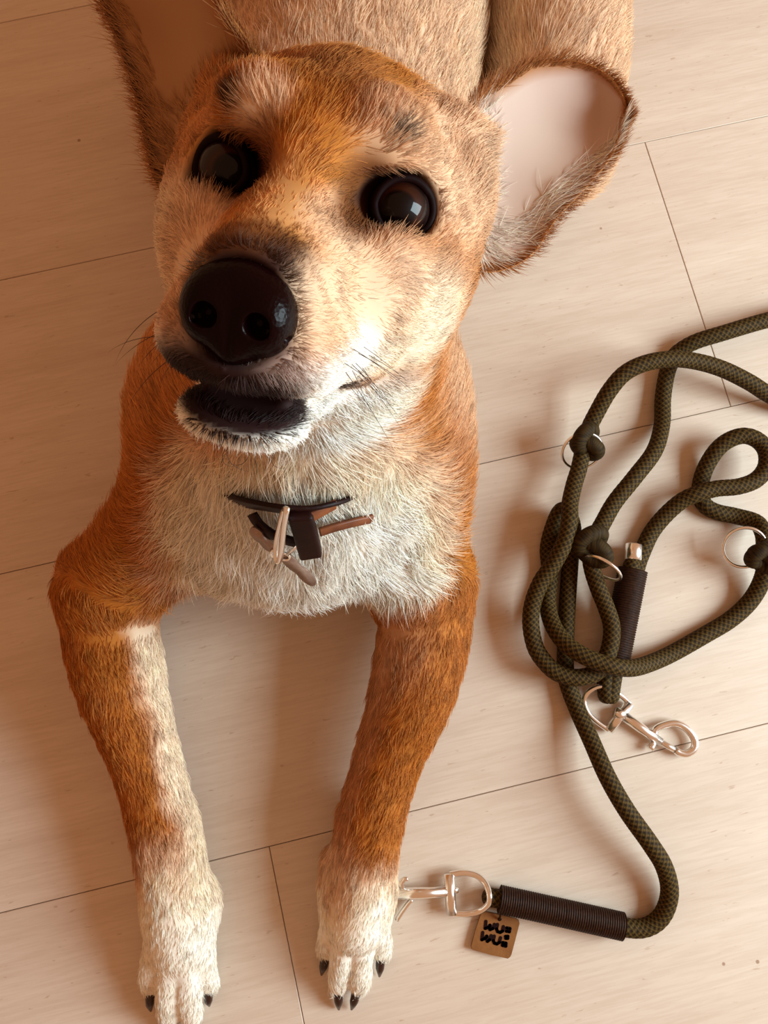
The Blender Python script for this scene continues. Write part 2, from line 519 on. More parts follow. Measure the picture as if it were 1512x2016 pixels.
# ---- coat colours (linear albedo)
ORANGE, TAN, LTAN = (.53, .185, .026), (.68, .33, .120), (.79, .53, .345)
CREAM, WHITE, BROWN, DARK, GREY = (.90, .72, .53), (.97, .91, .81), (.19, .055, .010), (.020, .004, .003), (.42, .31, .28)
LEGS = []
for _P in (PAW_L, PAW_R):
    LEGS.append(catmull([_P[k] for k in ('elbow', 'fore', 'low', 'wrist', 'meta', 'knuck')] + [_P['knuck'] + np.array([0, -.06, -.01])], n_per=40)[0])
def leg_near(p, Q):
    d = np.full(len(p), 9.); ix = np.zeros(len(p), int)
    for i, q in enumerate(Q):
        e = np.linalg.norm(p - q, axis=1); m = e < d
        d[m] = e[m]; ix[m] = i
    return d, ix
BLOBS = [  # frame, centre, radii, colour, softness, strength
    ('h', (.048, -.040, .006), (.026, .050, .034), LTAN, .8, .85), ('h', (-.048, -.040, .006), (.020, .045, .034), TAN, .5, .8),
    ('h', (.022, -.002, .018), (.014, .018, .014), LTAN, .8, .75), ('h', (-.019, .008, .018), (.010, .014, .011), LTAN, .7, .9),  # pale brows; the left patch is a lit spot painted into the coat
    ('h', (0, -.02, .040), (.020, .03, .02), (.36, .125, .03), .8, .8),
    ('h', (.040, .000, -.044), (.030, .045, .024), CREAM, .6, .9), ('h', (-.046, .000, -.036), (.026, .050, .026), CREAM, .6, .9),
    ('h', (.026, .030, -.028), (.024, .034, .020), LTAN, .6, .8), ('h', (-.026, .030, -.028), (.024, .034, .020), LTAN, .6, .8),
    ('h', (.024, .060, -.053), (.020, .034, .014), WHITE, .7, .9), ('h', (-.024, .060, -.053), (.020, .034, .014), WHITE, .7, .9),
    ('h', (0, .036, -.008), (.010, .050, .016), TAN, .5, .75), ('h', (.006, .020, .004), (.008, .026, .012), ORANGE, .6, .6),
    ('h', (.014, .036, -.010), (.010, .030, .010), LTAN, .6, .6),
    ('h', (.0205, .016, .000), (.0095, .018, .013), BROWN, .8, 1.), ('h', (-.0200, .016, .000), (.0125, .022, .014), BROWN, .8, 1.),  # brown inner eye corners, the left enlarged to paint in its shade
    ('h', (0, .080, -.018), (.014, .014, .010), BROWN, .5, .9), ('h', (0, .086, -.0325), (.0180, .013, .0180), DARK, .4, .95), ('h', (.012, .080, -.020), (.010, .014, .010), DARK, .7, .7),
    ('h', (0, .0, -.092), (.060, .075, .030), WHITE, .4, 1.), ('h', (0, -.05, -.080), (.060, .040, .026), CREAM, .5, .8),
    ('h', (0, .072, -.074), (.030, .030, .012), WHITE, .3, 1.),
    ('h', (0, .084, -.048), (.022, .020, .012), GREY, .6, .8),
    ('h', (-.004, .085, -.0545), (.0235, .019, .0115), DARK, .5, 1.), ('h', (-.001, .076, -.0640), (.0260, .027, .0080), DARK, .3, 1.),
    ('h', (.029, .030, -.0660), (.008, .012, .0028), DARK, .6, .9), ('h', (-.029, .030, -.0660), (.008, .012, .0028), DARK, .6, .9),
    ('h', (.0318, -.001, -.005), (.0150, .018, .0140), DARK, .25, 1.), ('h', (-.0318, -.001, -.005), (.0155, .018, .0145), DARK, .3, 1.),
    ('h', (.0205, .006, -.007), (.007, .010, .0055), DARK, .5, .9), ('h', (-.0205, .006, -.005), (.010, .014, .010), DARK, .6, 1.),  # dark eye corners; extra size on the left is painted shade
    ('h', (.0285, .008, .0195), (.0050, .007, .0035), DARK, .8, .8), ('h', (-.0320, .006, .0190), (.0050, .007, .0045), DARK, .8, .9),
    ('h', (.0195, .026, -.008), (.007, .020, .009), BROWN, .9, .8), ('h', (-.0165, .030, -.004), (.011, .026, .011), BROWN, .9, .9),  # brown beside the bridge, widened on the left as painted shade
    ('h', (.021, .072, -.029), (.012, .022, .013), LTAN, .8, .8), ('h', (-.021, .072, -.029), (.012, .022, .013), LTAN, .8, .8),
]
def coat(p, n):
    l = hl(p)
    c = np.tile(np.array(ORANGE), (len(p), 1))
    def mix(col, w):
        c[:] = c + (np.asarray(col) - c) * np.clip(w, 0, 1)[:, None]
    nz = vnoise(p, 38, 3) * .5 + vnoise(p, 90, 4) * .25
    mix(TAN, sstep(.10, .17, p[:, 1] + nz * .03) * (l[:, 1] < -.06) * sstep(.09, .13, p[:, 2]) * .8)
    mix(LTAN, sstep(.02, .045, p[:, 0]) * sstep(.09, .15, p[:, 1]) * (l[:, 1] < -.06) * .8)  # right flank only: strong window light painted into the coat as paler tan
    mix(LTAN, sstep(.17, .34, p[:, 1] + nz * .05) * (l[:, 1] < -.06) * .95)
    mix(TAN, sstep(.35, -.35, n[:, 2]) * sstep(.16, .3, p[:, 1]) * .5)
    # pale hair on the flank and thigh edge
    mix(CREAM, np.exp(-((p[:, 0] - .085) / .03) ** 2 - ((p[:, 1] - .42) / .09) ** 2 - ((p[:, 2] - .12) / .05) ** 2) * .6)
    # white chest
    q = np.sqrt(((p[:, 0] + .050) / .103) ** 2 + ((p[:, 1] - .035) / .105) ** 2 + ((p[:, 2] - .155) / .16) ** 2) + nz * .16
    dr_, _i = leg_near(p, LEGS[1])
    q = q + .7 * sstep(.060, .040, dr_) * sstep(.075, .055, p[:, 2] - p[:, 1] * .3) * sstep(.10, .06, p[:, 1])
    mix(CREAM, sstep(1.12, .82, q)); mix(WHITE, sstep(.95, .6, q) * .9)
    for Q, s in zip(LEGS, (1, -1)):
        d, ix = leg_near(p, Q)
        near = sstep(.055, .042, d) * (p[:, 2] < .10)
        mix((.46, .150, .020), near * sstep(.07, .03, p[:, 1]) * .9)
        inner = sstep(.35, .85, n[:, 0] * s + nz * .35) * near * sstep(.035, .0, p[:, 1])
        mix(CREAM, inner * (.9 if s > 0 else .15))
        mix(CREAM, near * sstep(-.125, -.185, p[:, 1] + nz * .045) * .95)
        mix(WHITE, near * sstep(-.160, -.210, p[:, 1] + nz * .03) * .7)
    hm = sstep(-.105, -.085, l[:, 1]) * (l[:, 2] < .2)
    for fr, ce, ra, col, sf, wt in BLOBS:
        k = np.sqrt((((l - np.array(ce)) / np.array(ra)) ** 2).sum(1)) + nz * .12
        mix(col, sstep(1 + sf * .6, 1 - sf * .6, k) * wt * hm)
    return c

def vert_normals(V, F):
    n = np.zeros_like(V)
    a, b, c_, d = (V[F[:, i]] for i in range(4))
    fn = np.cross(c_ - a, d - b)
    for i in range(4):
        for k in range(3): n[:, k] += np.bincount(F[:, i], fn[:, k], len(V))
    return unit(n)
BN = vert_normals(BV, BFc)

def set_col(o, name, cols):
    at_ = o.data.attributes.new(name, 'FLOAT_COLOR', 'POINT')
    at_.data.foreach_set('color', np.concatenate([cols, np.ones((len(cols), 1))], 1).astype(np.float32).ravel())

M_SKIN = attr_mat('dog_skin', 'coat', .75, .2)
def fur_mat():
    m = bpy.data.materials.new('dog_hair'); m.use_nodes = True
    nt = m.node_tree; nt.nodes.clear(); L = nt.links
    a = N_(m, 'ShaderNodeAttribute'); a.attribute_name = 'coat'
    hi = N_(m, 'ShaderNodeHairInfo')
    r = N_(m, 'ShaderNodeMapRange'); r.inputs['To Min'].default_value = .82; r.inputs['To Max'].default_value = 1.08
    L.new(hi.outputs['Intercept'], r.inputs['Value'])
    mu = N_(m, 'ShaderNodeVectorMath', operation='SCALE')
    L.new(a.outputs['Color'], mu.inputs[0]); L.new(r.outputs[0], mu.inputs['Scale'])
    p = N_(m, 'ShaderNodeBsdfPrincipled')
    p.inputs['Roughness'].default_value = .5; p.inputs['Specular IOR Level'].default_value = .25
    L.new(mu.outputs[0], p.inputs['Base Color'])
    tr = N_(m, 'ShaderNodeBsdfTranslucent'); L.new(mu.outputs[0], tr.inputs['Color'])
    mx = N_(m, 'ShaderNodeMixShader'); mx.inputs[0].default_value = .20
    L.new(p.outputs[0], mx.inputs[1]); L.new(tr.outputs[0], mx.inputs[2])
    o = N_(m, 'ShaderNodeOutputMaterial'); L.new(mx.outputs[0], o.inputs[0])
    return m
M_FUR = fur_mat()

def strands(name, P0, P_rel, cols, rad, parent, material=None, taper=True):
    """P0 roots (n,3), P_rel offsets (n,k,3), one colour per strand -> hair curves"""
    n, k = P_rel.shape[:2]
    cv = bpy.data.hair_curves.new(name)
    cv.add_curves([k] * n)
    pos = (P0[:, None, :] + P_rel).astype(np.float32)
    cv.attributes['position'].data.foreach_set('vector', pos.ravel())
    ra = cv.attributes.get('radius') or cv.attributes.new('radius', 'FLOAT', 'POINT')
    prof = np.interp(np.linspace(0, 1, k), [0, .55, 1], [1, .85, .12]) if taper else np.ones(k)
    ra.data.foreach_set('value', (np.broadcast_to(np.asarray(rad).reshape(-1, 1), (n, 1)) * prof).astype(np.float32).ravel())
    ca = cv.attributes.new('coat', 'FLOAT_COLOR', 'CURVE')
    ca.data.foreach_set('color', np.concatenate([cols, np.ones((n, 1))], 1).astype(np.float32).ravel())
    cv.materials.append(material or M_FUR)
    o = bpy.data.objects.new(name, cv)
    link(o, parent)
    tag(o, kind='stuff')
    return o

def scatter(V, F, Nv, n, wfun):
    """n random points on quads, weighted by area and wfun(centres, normals)"""
    T = np.vstack([F[:, [0, 1, 2]], F[:, [0, 2, 3]]])
    a, b, c_ = V[T[:, 0]], V[T[:, 1]], V[T[:, 2]]
    ar = np.linalg.norm(np.cross(b - a, c_ - a), axis=1) * .5
    cen = (a + b + c_) / 3
    w = ar * wfun(cen, Nv[T].mean(1))
    cdf = np.cumsum(w); cdf /= cdf[-1]
    k = np.searchsorted(cdf, rng.random(n))
    r1, r2 = np.sqrt(rng.random(n))[:, None], rng.random(n)[:, None]
    wa, wb, wc = 1 - r1, r1 * (1 - r2), r1 * r2
    p = a[k] * wa + b[k] * wb + c_[k] * wc
    nn = unit(Nv[T[k, 0]] * wa + Nv[T[k, 1]] * wb + Nv[T[k, 2]] * wc)
    return p, nn

def ellk(l, c_, r): return np.sqrt((((l - np.array(c_)) / np.array(r)) ** 2).sum(1))
def head_w(p):
    l = hl(p)
    return sstep(1.25, .95, ellk(l, (0, .0, -.02), (.085, .115, .085))) * (p[:, 2] > .24)
def bald(p):
    l = hl(p)
    k = np.minimum(ellk(l, EYE[1] + np.array([.0005, .004, .001]), (.0132, .016, .0128)), ellk(l, EYE[-1] + np.array([-.0005, .004, .001]), (.0132, .016, .0128)))
    k = np.minimum(k, ellk(l, (0, .090, -.0325), (.0148, .012, .0140)))
    k = np.minimum(k, ellk(l, (0, .080, -.0632), (.0195, .022, .0046)))
    return k < 1
def density(p, n):
    d = np.full(len(p), 1.0)
    d = np.where(head_w(p) > .3, 4.6, d)
    l = hl(p)
    d = np.where((head_w(p) > .3) & (l[:, 1] > .02), 7.5, d)
    d = np.where((p[:, 1] < .06) & (p[:, 2] < .1), 1.5, d)
    d = np.where(p[:, 1] > .53, .3, d)
    d *= np.where(n[:, 2] < -.35, .25, 1.0)
    d = np.where((p[:, 2] < .006), 0, d)
    d[bald(p)] = 0
    return d
def groom(p, n):
    """direction of the lie of the coat and hair length"""
    l = hl(p)
    T = np.tile(np.array([0.0, 1.0, -.18]), (len(p), 1))
    T[:, 0] += np.clip((p[:, 0] + .03) * 3, -.5, .5)
    Ln = np.full(len(p), .0125)
    # chest: down and outwards
    q = np.sqrt(((p[:, 0] + .050) / .11) ** 2 + ((p[:, 1] - .035) / .10) ** 2 + ((p[:, 2] - .150) / .17) ** 2)
    w = sstep(1.25, .8, q)[:, None]
    dc = np.stack([(p[:, 0] + .052) * 7, np.full(len(p), -.45), np.full(len(p), -1.0)], 1)
    dc = unit(dc) + .55 * np.stack([vnoise(p, 60, 31), vnoise(p, 60, 32), vnoise(p, 60, 33)], 1)
    T = T * (1 - w) + unit(dc) * w
    Ln = Ln * (1 - w[:, 0]) + (.021 + .006 * vnoise(p, 70, 34)) * w[:, 0]
    for Q in LEGS:
        d, ix = leg_near(p, Q)
        tg = unit(np.gradient(Q, axis=0))[ix]
        w = (sstep(.062, .042, d) * (p[:, 2] < .10) * sstep(.075, .03, p[:, 1]))[:, None]
        T = T * (1 - w) + tg * w
        Ln = Ln * (1 - w[:, 0]) + (.0085 - .0030 * sstep(-.14, -.2, p[:, 1])) * w[:, 0]
    # head: flows back from the nose
    dh = unit(l - np.array([0, .125, -.030])) 
    dh[:, 1] -= .25
    dw = dh @ HM.T
    w = head_w(p)[:, None]
    T = T * (1 - w) + dw * w
    lh = .0078 - .0030 * sstep(.005, .07, l[:, 1]) + .004 * sstep(-.02, -.06, l[:, 1]) + .006 * sstep(-.060, -.085, l[:, 2])
    lh = np.where((l[:, 2] < -.068) & (l[:, 1] > .05), .0042, lh)
    ke = np.minimum(ellk(l, EYE[1], (.022,) * 3), ellk(l, EYE[-1], (.022,) * 3))
    lh = lh * np.clip(ke - .10, .62, 1)
    Ln = Ln * (1 - w[:, 0]) + lh * w[:, 0]
    # swirl
    T = unit(T)
    for k, sc_ in ((.30, 45), (.22, 130)):
        T = T + k * np.stack([vnoise(p, sc_, 21), vnoise(p, sc_, 22), vnoise(p, sc_, 23)], 1)
    T = T - n * (T * n).sum(1, keepdims=True)
    return unit(T), Ln

dog = empty('dog', (-.04, .25, 0))
tag(dog, 'tan and white short-haired dog lying on the boards, gazing up', 'dog')
body = meshobj('body', BV, BFc, M_SKIN, dog)
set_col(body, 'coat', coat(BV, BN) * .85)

def make_fur(n):
    p, nn = scatter(BV, BFc, BN, n, density)
    T, Ln = groom(p, nn)
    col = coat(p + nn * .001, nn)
    br = 1 + .24 * vnoise(p, 260, 9) + .18 * rng.standard_normal(n)
    col = np.clip(col * np.clip(br, .5, 1.5)[:, None], 0, .95)
    Ln = Ln * (1 + .25 * rng.standard_normal(n)).clip(.45, 1.6)
    lift = (.36 + .22 * vnoise(p, 110, 6) + .10 * rng.standard_normal(n)).clip(.08, .9) * (1 - .30 * head_w(p))
    side = np.cross(nn, T); sw = (.16 * rng.standard_normal(n))[:, None]
    t = np.array([0, .33, .68, 1.0])
    rel = Ln[:, None, None] * (t[None, :, None] * (T + side * sw)[:, None, :] + (lift[:, None] * (t - .55 * t ** 2)[None])[:, :, None] * nn[:, None, :])
    # keep the hairs above the floor
    pz = p[:, None, 2] + rel[:, :, 2]
    rel[:, :, 2] += np.maximum(.0012 - pz, 0)
    hw_ = head_w(p)
    rad = np.where(hw_ > .3, .00011, .00017) * (1 + .2 * rng.standard_normal(n)).clip(.6, 1.5)
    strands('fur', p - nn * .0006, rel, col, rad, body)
FUR_N = 340000
make_fur(FUR_N)

# ---- nose
def make_nose():
    g = lambda a, b: np.arange(a, b, .0005)
    f = Field(g(-.022, .022), g(-.016, .018), g(-.021, .019))
    f.ell((0, 0, .001), (.0145, .0090, .0110), .004)
    for s in (-1, 1):
        f.ell((s * .0080, .0015, -.0010), (.0082, .0090, .0088), .004)
    f.ell((0, .001, -.0075), (.0065, .0080, .0060), .004)
    for s in (-1, 1):
        f.ell((s * .0072, .0095, -.0010), (.0034, .0055, .0030), .0015, cut=True)
        f.cone((s * .0085, .0085, -.0020), (s * .0155, .0030, -.0040), .0014, .0008, .0015, cut=True)
    f.cone((0, .0105, .0015), (0, .0085, -.0130), .0006, .0008, .0015, cut=True)
    V, F = f.mesh()
    V = hw(V * np.array([1.0, 1.05, 1.14]) + np.array([0, .0865, -.0325]))
    m = mat('wet_nose_leather', (.005, .0006, .0006), .26, 0, .07)
    nt = m.node_tree
    vo = N_(m, 'ShaderNodeTexVoronoi'); vo.inputs['Scale'].default_value = 900
    tc = N_(m, 'ShaderNodeTexCoord'); nt.links.new(tc.outputs['Object'], vo.inputs['Vector'])
    bp = N_(m, 'ShaderNodeBump'); bp.inputs['Strength'].default_value = .35; bp.inputs['Distance'].default_value = .0003
    nt.links.new(vo.outputs['Distance'], bp.inputs['Height']); nt.links.new(bp.outputs[0], nt.nodes['Principled BSDF'].inputs['Normal'])
    o = meshobj('nose', V, F, m, dog)
    tag(o, 'black wet nose')
make_nose()

# ---- eyes
def eye_mat():
    m = mat('dog_eye', (.02, .006, .004), .12, 0, .5)
    nt = m.node_tree; L = nt.links; b = nt.nodes['Principled BSDF']
    tc = N_(m, 'ShaderNodeTexCoord'); sx = N_(m, 'ShaderNodeSeparateXYZ'); L.new(tc.outputs['Object'], sx.inputs[0])
    mr = N_(m, 'ShaderNodeMapRange'); mr.inputs['From Min'].default_value = -EYE_R; mr.inputs['From Max'].default_value = EYE_R
    L.new(sx.outputs['Z'], mr.inputs['Value'])
    r = N_(m, 'ShaderNodeValToRGB'); e = r.color_ramp.elements
    e[0].position, e[0].color = .70, (.012, .004, .003, 1)
    e[1].position, e[1].color = .745, (.004, .0006, .0005, 1)
    for p, c_ in ((.80, (.012, .0025, .001, 1)), (.90, (.030, .006, .0018, 1)), (.935, (.003, .0005, .0005, 1))):
        x = e.new(p); x.color = c_
    L.new(mr.outputs[0], r.inputs[0]); L.new(r.outputs[0], b.inputs['Base Color'])
    b.inputs['Coat Weight'].default_value = .32; b.inputs['Coat Roughness'].default_value = .02
    b.inputs['Roughness'].default_value = .5; b.inputs['Specular IOR Level'].default_value = .05
    return m
M_EYE = eye_mat()
M_LID = mat('dark_eyelid', (.007, .001, .001), .6, 0, .06)
for s in (1, -1):
    ce = hw(EYE[s])
    gaze = unit(np.array([0, 0, CAM_H]) - ce)
    bm = bmesh.new()
    bmesh.ops.create_uvsphere(bm, u_segments=40, v_segments=28, radius=EYE_R)
    for v in bm.verts:
        if v.co.z > EYE_R * .72: v.co.z += (v.co.z - EYE_R * .72) ** 2 / EYE_R * .5
    me = bpy.data.meshes.new('eye'); bm.to_mesh(me); bm.free()
    me.polygons.foreach_set('use_smooth', [True] * len(me.polygons)); me.materials.append(M_EYE)
    o = bpy.data.objects.new('eye', me)
    o.location = ce; o.rotation_euler = Vector(gaze).to_track_quat('Z', 'Y').to_euler()
    link(o, dog); tag(o, 'glossy dark brown eye')
    ax = unit(np.array([s * .34, .92, .20])); uu = unit(np.cross([0, 0, 1.0], ax)); vv = np.cross(ax, uu)
    th = np.linspace(0, 2 * np.pi, 40, endpoint=False)
    ring = []
    for t in th:
        a = math.radians(60 - 7 * abs(math.sin(t)) + 5 * (math.cos(t) * s < -.8))
        ring.append(hw(EYE[s] + (EYE_R + .0008) * (math.cos(a) * ax + math.sin(a) * (math.cos(t) * uu + math.sin(t) * vv))))
    V, F = tube(ring, .0017, 8, closed=True)
    tag(meshobj('eyelid', V, F, M_LID, dog), 'dark eye rim')

# ---- ears: cupped sheets with thickness
def make_ear(upper, lower, cup, name_label, inner=((.50, .33, .275), (.62, .48, .39), (.33, .125, .045)), hairc=(.85, .72, .60)):
    nu, nv = 36, 26
    A, _ = catmull(upper, n_per=nu); B, _ = catmull(lower, n_per=nu)
    G = np.zeros((nu, nv, 3)); V2 = np.linspace(0, 1, nv)
    for i in range(nu):
        for j, v in enumerate(V2):
            p = A[i] * (1 - v) + B[i] * v
            wdt = math.hypot(*(A[i] - B[i])[:2])
            bulge = math.sin(math.pi * v) ** .8 * cup * min(1, wdt / 200.)
            bulge *= 1 - .25 * (i / (nu - 1))
            G[i, j] = atd(p[0], p[1], p[2] + bulge)
    du = np.gradient(G, axis=0); dv = np.gradient(G, axis=1)
    Nn = unit(np.cross(du, dv))
    view = unit(np.array([0, 0, CAM_H]) - G)
    if (Nn * view).sum() < 0: Nn = -Nn
    edge = np.minimum(np.minimum(V2, 1 - V2)[None, :] * 6, 1) * np.minimum(np.linspace(1, 0, nu) * 8, 1)[:, None]
    th = (.0006 + .0014 * edge)[..., None]
    inn = G + Nn * th * .4; out = G - Nn * th
    k = np.arange(nu * nv).reshape(nu, nv)
    q = np.stack([k[:-1, :-1], k[1:, :-1], k[1:, 1:], k[:-1, 1:]], -1).reshape(-1, 4)
    n0 = nu * nv
    Vt = np.vstack([inn.reshape(-1, 3), out.reshape(-1, 3)])
    rim = list(k[0, :]) + list(k[1:, -1]) + list(k[-1, -2::-1]) + list(k[-2:0:-1, 0])
    side = [[rim[i], rim[(i + 1) % len(rim)], rim[(i + 1) % len(rim)] + n0, rim[i] + n0] for i in range(len(rim))]
    nq = unit(np.cross(Vt[q[:, 1]] - Vt[q[:, 0]], Vt[q[:, 3]] - Vt[q[:, 0]]))
    same = (nq * Nn.reshape(-1, 3)[q[:, 0]]).sum() > 0
    Fi = q if same else q[:, ::-1]
    Fo = (q[:, ::-1] if same else q) + n0
    F = Fi.tolist() + Fo.tolist() + side
    dist = np.minimum(np.minimum(V2, 1 - V2)[None, :] * 2, (1 - np.linspace(0, 1, nu))[:, None] * 2.2) + vnoise(G.reshape(-1, 3), 60, 5).reshape(nu, nv) * .05
    pink, pale, rimc = (np.array(x) for x in inner)
    w = sstep(.05, .26, dist)[..., None]
    pw = (.5 + .5 * vnoise(G.reshape(-1, 3), 45, 8).reshape(nu, nv))[..., None]
    rimv = rimc + (np.array((.36, .14, .04)) - rimc) * sstep(.7, .4, V2)[None, :, None]
    ci = rimv * (1 - w) + (pink * (1 - pw) + pale * pw) * w
    co = np.tile(np.array(ORANGE) * .8, (nu, nv, 1))
    o = meshobj('ear', Vt, F, attr_mat('ear_skin', 'coat', .7, .25), dog)
    set_col(o, 'coat', np.vstack([ci.reshape(-1, 3), co.reshape(-1, 3)]))
    tag(o, name_label)
    # short hair: rim and outside orange, inside sparse and pale, long along the front edge
    n = 20000
    ui, vi = rng.random(n) * (nu - 1.001), rng.random(n) * (nv - 1.001)
    def samp(Ar, ui, vi):
        i, j = ui.astype(int), vi.astype(int); a, b = (ui - i)[:, None], (vi - j)[:, None]
        return Ar[i, j] * (1 - a) * (1 - b) + Ar[i + 1, j] * a * (1 - b) + Ar[i, j + 1] * (1 - a) * b + Ar[i + 1, j + 1] * a * b
    vf = vi / (nv - 1); uf = ui / (nu - 1)
    outside = rng.random(n) < .45
    rimm = np.minimum(np.minimum(vf, 1 - vf) * 2, (1 - uf) * 2.2) < .09
    keep = outside | rimm | (rng.random(n) < .0 + .25 * (vf > .75) + .25 * (uf < .22))
    ui, vi, vf, uf, outside, rimm = (x[keep] for x in (ui, vi, vf, uf, outside, rimm)); n = len(ui)
    nn = samp(Nn, ui, vi) * np.where(outside, -1, 1)[:, None]
    p = samp(G, ui, vi) + nn * .0008
    a_u, a_v = unit(samp(du, ui, vi)), unit(samp(dv, ui, vi))
    T = unit(a_u * .9 + a_v * ((vf - .5) * 1.6)[:, None] + .25 * rng.standard_normal((n, 3)))
    T = unit(T - nn * (T * nn).sum(1, keepdims=True))
    c_ = np.where((outside | rimm)[:, None], np.array((.42, .17, .055)), np.array(hairc))
    c_ = c_ * (1 + .2 * rng.standard_normal((n, 1))).clip(.5, 1.3)
    Ln = np.where(outside, .006, np.where(rimm, .0040, .006 + .005 * (vf > .7))) * (1 + .25 * rng.standard_normal(n)).clip(.4, 1.6)
    tuft = (vf < .16) & (uf < .55) & ~outside
    Ln = np.where(tuft, .011 * (.6 + .6 * rng.random(n)), Ln); T = np.where(tuft[:, None], unit(a_u * .8 - a_v * .7 + .3 * rng.standard_normal((n, 3))), T)
    t = np.array([0, .5, 1.0])
    rel = Ln[:, None, None] * (t[None, :, None] * T[:, None, :] + (.28 * (t - .6 * t * t))[None, :, None] * nn[:, None, :])
    strands('fur', p, rel, np.clip(c_, 0, .95), np.full(n, .00012), o)
    return o
ear_r = make_ear([(925, 235, .330), (935, 190, .334), (985, 160, .338), (1050, 122, .341), (1118, 119, .344), (1182, 138, .346), (1224, 184, .347), (1234, 230, .347)],
                 [(925, 470, .322), (945, 530, .325), (1000, 528, .330), (1052, 496, .334), (1096, 430, .338), (1156, 366, .342), (1206, 304, .345), (1234, 230, .347)],
                 .014, 'ear held out sideways, pale pink inside')
ear_l = make_ear([(520, 160, .318), (502, 100, .312), (470, 55, .306), (434, 0, .300), (398, -70, .295), (345, -140, .290), (262, -185, .290)],
                 [(335, 400, .345), (302, 350, .350), (280, 262, .350), (262, 180, .348), (236, 100, .344), (196, 0, .338), (178, -90, .325), (200, -160, .305), (262, -185, .290)],
                 .012, 'upright ear reaching out of the picture', ((.34, .165, .07), (.44, .24, .115), (.07, .020, .007)), (.5, .25, .10))  # browner inside than the other ear; the head's shade is partly painted in
# ---- claws
M_CLAW = mat('dark_horn_claw', (.022, .006, .004), .3, 0, .5)
def claw(a, b, r=.0036):
    a, b = np.asarray(a), np.asarray(b)
    m_ = (a + b) / 2 + np.array([0, 0, .0022])
    Q, _ = catmull([a, m_, b], n_per=9)
    V, F = tube(Q, np.interp(np.linspace(0, 1, 9), [0, .5, 1], [r, r * .85, r * .25]), 8)
    meshobj('claw', V, F, M_CLAW, dog)
for P in (PAW_L, PAW_R):
    for (a, b), c_ in zip(P['toes'], P['claws']):
        d = unit((c_ - b) * np.array([1, 1, 0]))
        claw(b + d * .0045 + np.array([0, 0, .001]), c_)
claw(PAW_R['dew'][0] * .3 + PAW_R['dew'][1] * .7, PAW_R['dew'][1] + np.array([-.001, -.002, 0]), .003)

# ---- whiskers
def make_whiskers():
    roots, rel = [], []
    for s in (-1, 1):
        for k in range(16):
            r = np.array([s * random.uniform(.018, .030), random.uniform(.035, .072), random.uniform(-.056, -.040)])
            d = unit(np.array([s * random.uniform(.5, 1.0), random.uniform(-.5, .2), random.uniform(-.7, -.1)]))
            L_ = random.uniform(.018, .034)
            bend = np.array([0, -.5, -.35]) * L_
            t = np.linspace(0, 1, 7)[:, None]
            roots.append(hw(r)); rel.append((d * L_ * t + bend * t * t) @ HM.T)
    for k in range(5):
        r = np.array([random.uniform(-.016, .016), random.uniform(.058, .072), -.084])
        d = unit(np.array([random.uniform(-.5, .5), random.uniform(-.2, .3), -1]))
        L_ = random.uniform(.010, .020)
        t = np.linspace(0, 1, 7)[:, None]
        roots.append(hw(r)); rel.append((d * L_ * t + np.array([.5 * (-1) ** k, -.6, .3]) * L_ * t * t) @ HM.T)
    n = len(roots)
    strands('whiskers', np.array(roots), np.array(rel), np.tile((.05, .018, .010), (n, 1)), np.full(n, .00011), dog)
make_whiskers()

# ------------------------------------------------------------------ collar
M_LEATHER = noise_tint(mat('dark_brown_leather', (.01, .002, .001), .5, 0, .15), (.006, .0008, .0005), (.016, .003, .002), 60, 4, bump=.3)
M_LEATHER_O = noise_tint(mat('chestnut_leather', (.22, .05, .015), .5, 0, .4), (.07, .016, .006), (.26, .075, .022), 45, 4, bump=.3)
M_STEEL = mat('polished_nickel', (.93, .90, .87), .22, 1.0)
M_TAGM = mat('brushed_grey_metal', (.30, .20, .155), .42, .75)
M_TAGM = noise_tint(M_TAGM, (.25, .16, .12), (.34, .24, .19), 300, 3)
_bvh = BVHTree.FromPolygons([tuple(v) for v in BV.tolist()], BFc.tolist())

def ribbon(Q, Nrm, width, thick):
    """flat strap along Q; Nrm = outward normals, width across"""
    Q = np.asarray(Q); T = unit(np.gradient(Q, axis=0)); Nrm = unit(Nrm - T * (Nrm * T).sum(1, keepdims=True))
    Wd = np.cross(T, Nrm)
    n = len(Q)
    prof = [(-.5, .0), (-.5, .8), (-.42, 1), (.42, 1), (.5, .8), (.5, 0)]
    V = []
    for a, h in prof:
        V.append(Q + Wd * (a * width) + Nrm * (h * thick))
    V = np.stack(V, 1).reshape(-1, 3)
    k = len(prof); F = []
    for i in range(n - 1):
        for j in range(k):
            F.append([i * k + j, i * k + (j + 1) % k, (i + 1) * k + (j + 1) % k, (i + 1) * k + j])
    F += [list(range(k))[::-1], list(range((n - 1) * k, n * k))]
    return V.tolist(), F
def lift(u, v, off):
    """the point 'off' in front of the dog's coat along the sight line through a photo pixel"""
    o = Vector((0, 0, CAM_H)); d = Vector(atd(u, v, 1.0)) - o; d.normalize()
    h = _bvh.ray_cast(o, d)
    return np.array(h[0] - d * off), np.array(h[1])

collar = empty('dog_collar', tuple(lift(600, 1030, 0)[0]))
tag(collar, "dark leather collar with metal ring and two tags at the dog's throat", 'collar')
def strap_path(px, off):
    P, Nn = zip(*[lift(u, v, o_) for (u, v), o_ in zip(px, off)])
    Q, _ = catmull([list(p) + list(n) for p, n in zip(P, Nn)], n_per=40)
    return Q[:, :3], unit(Q[:, 3:])
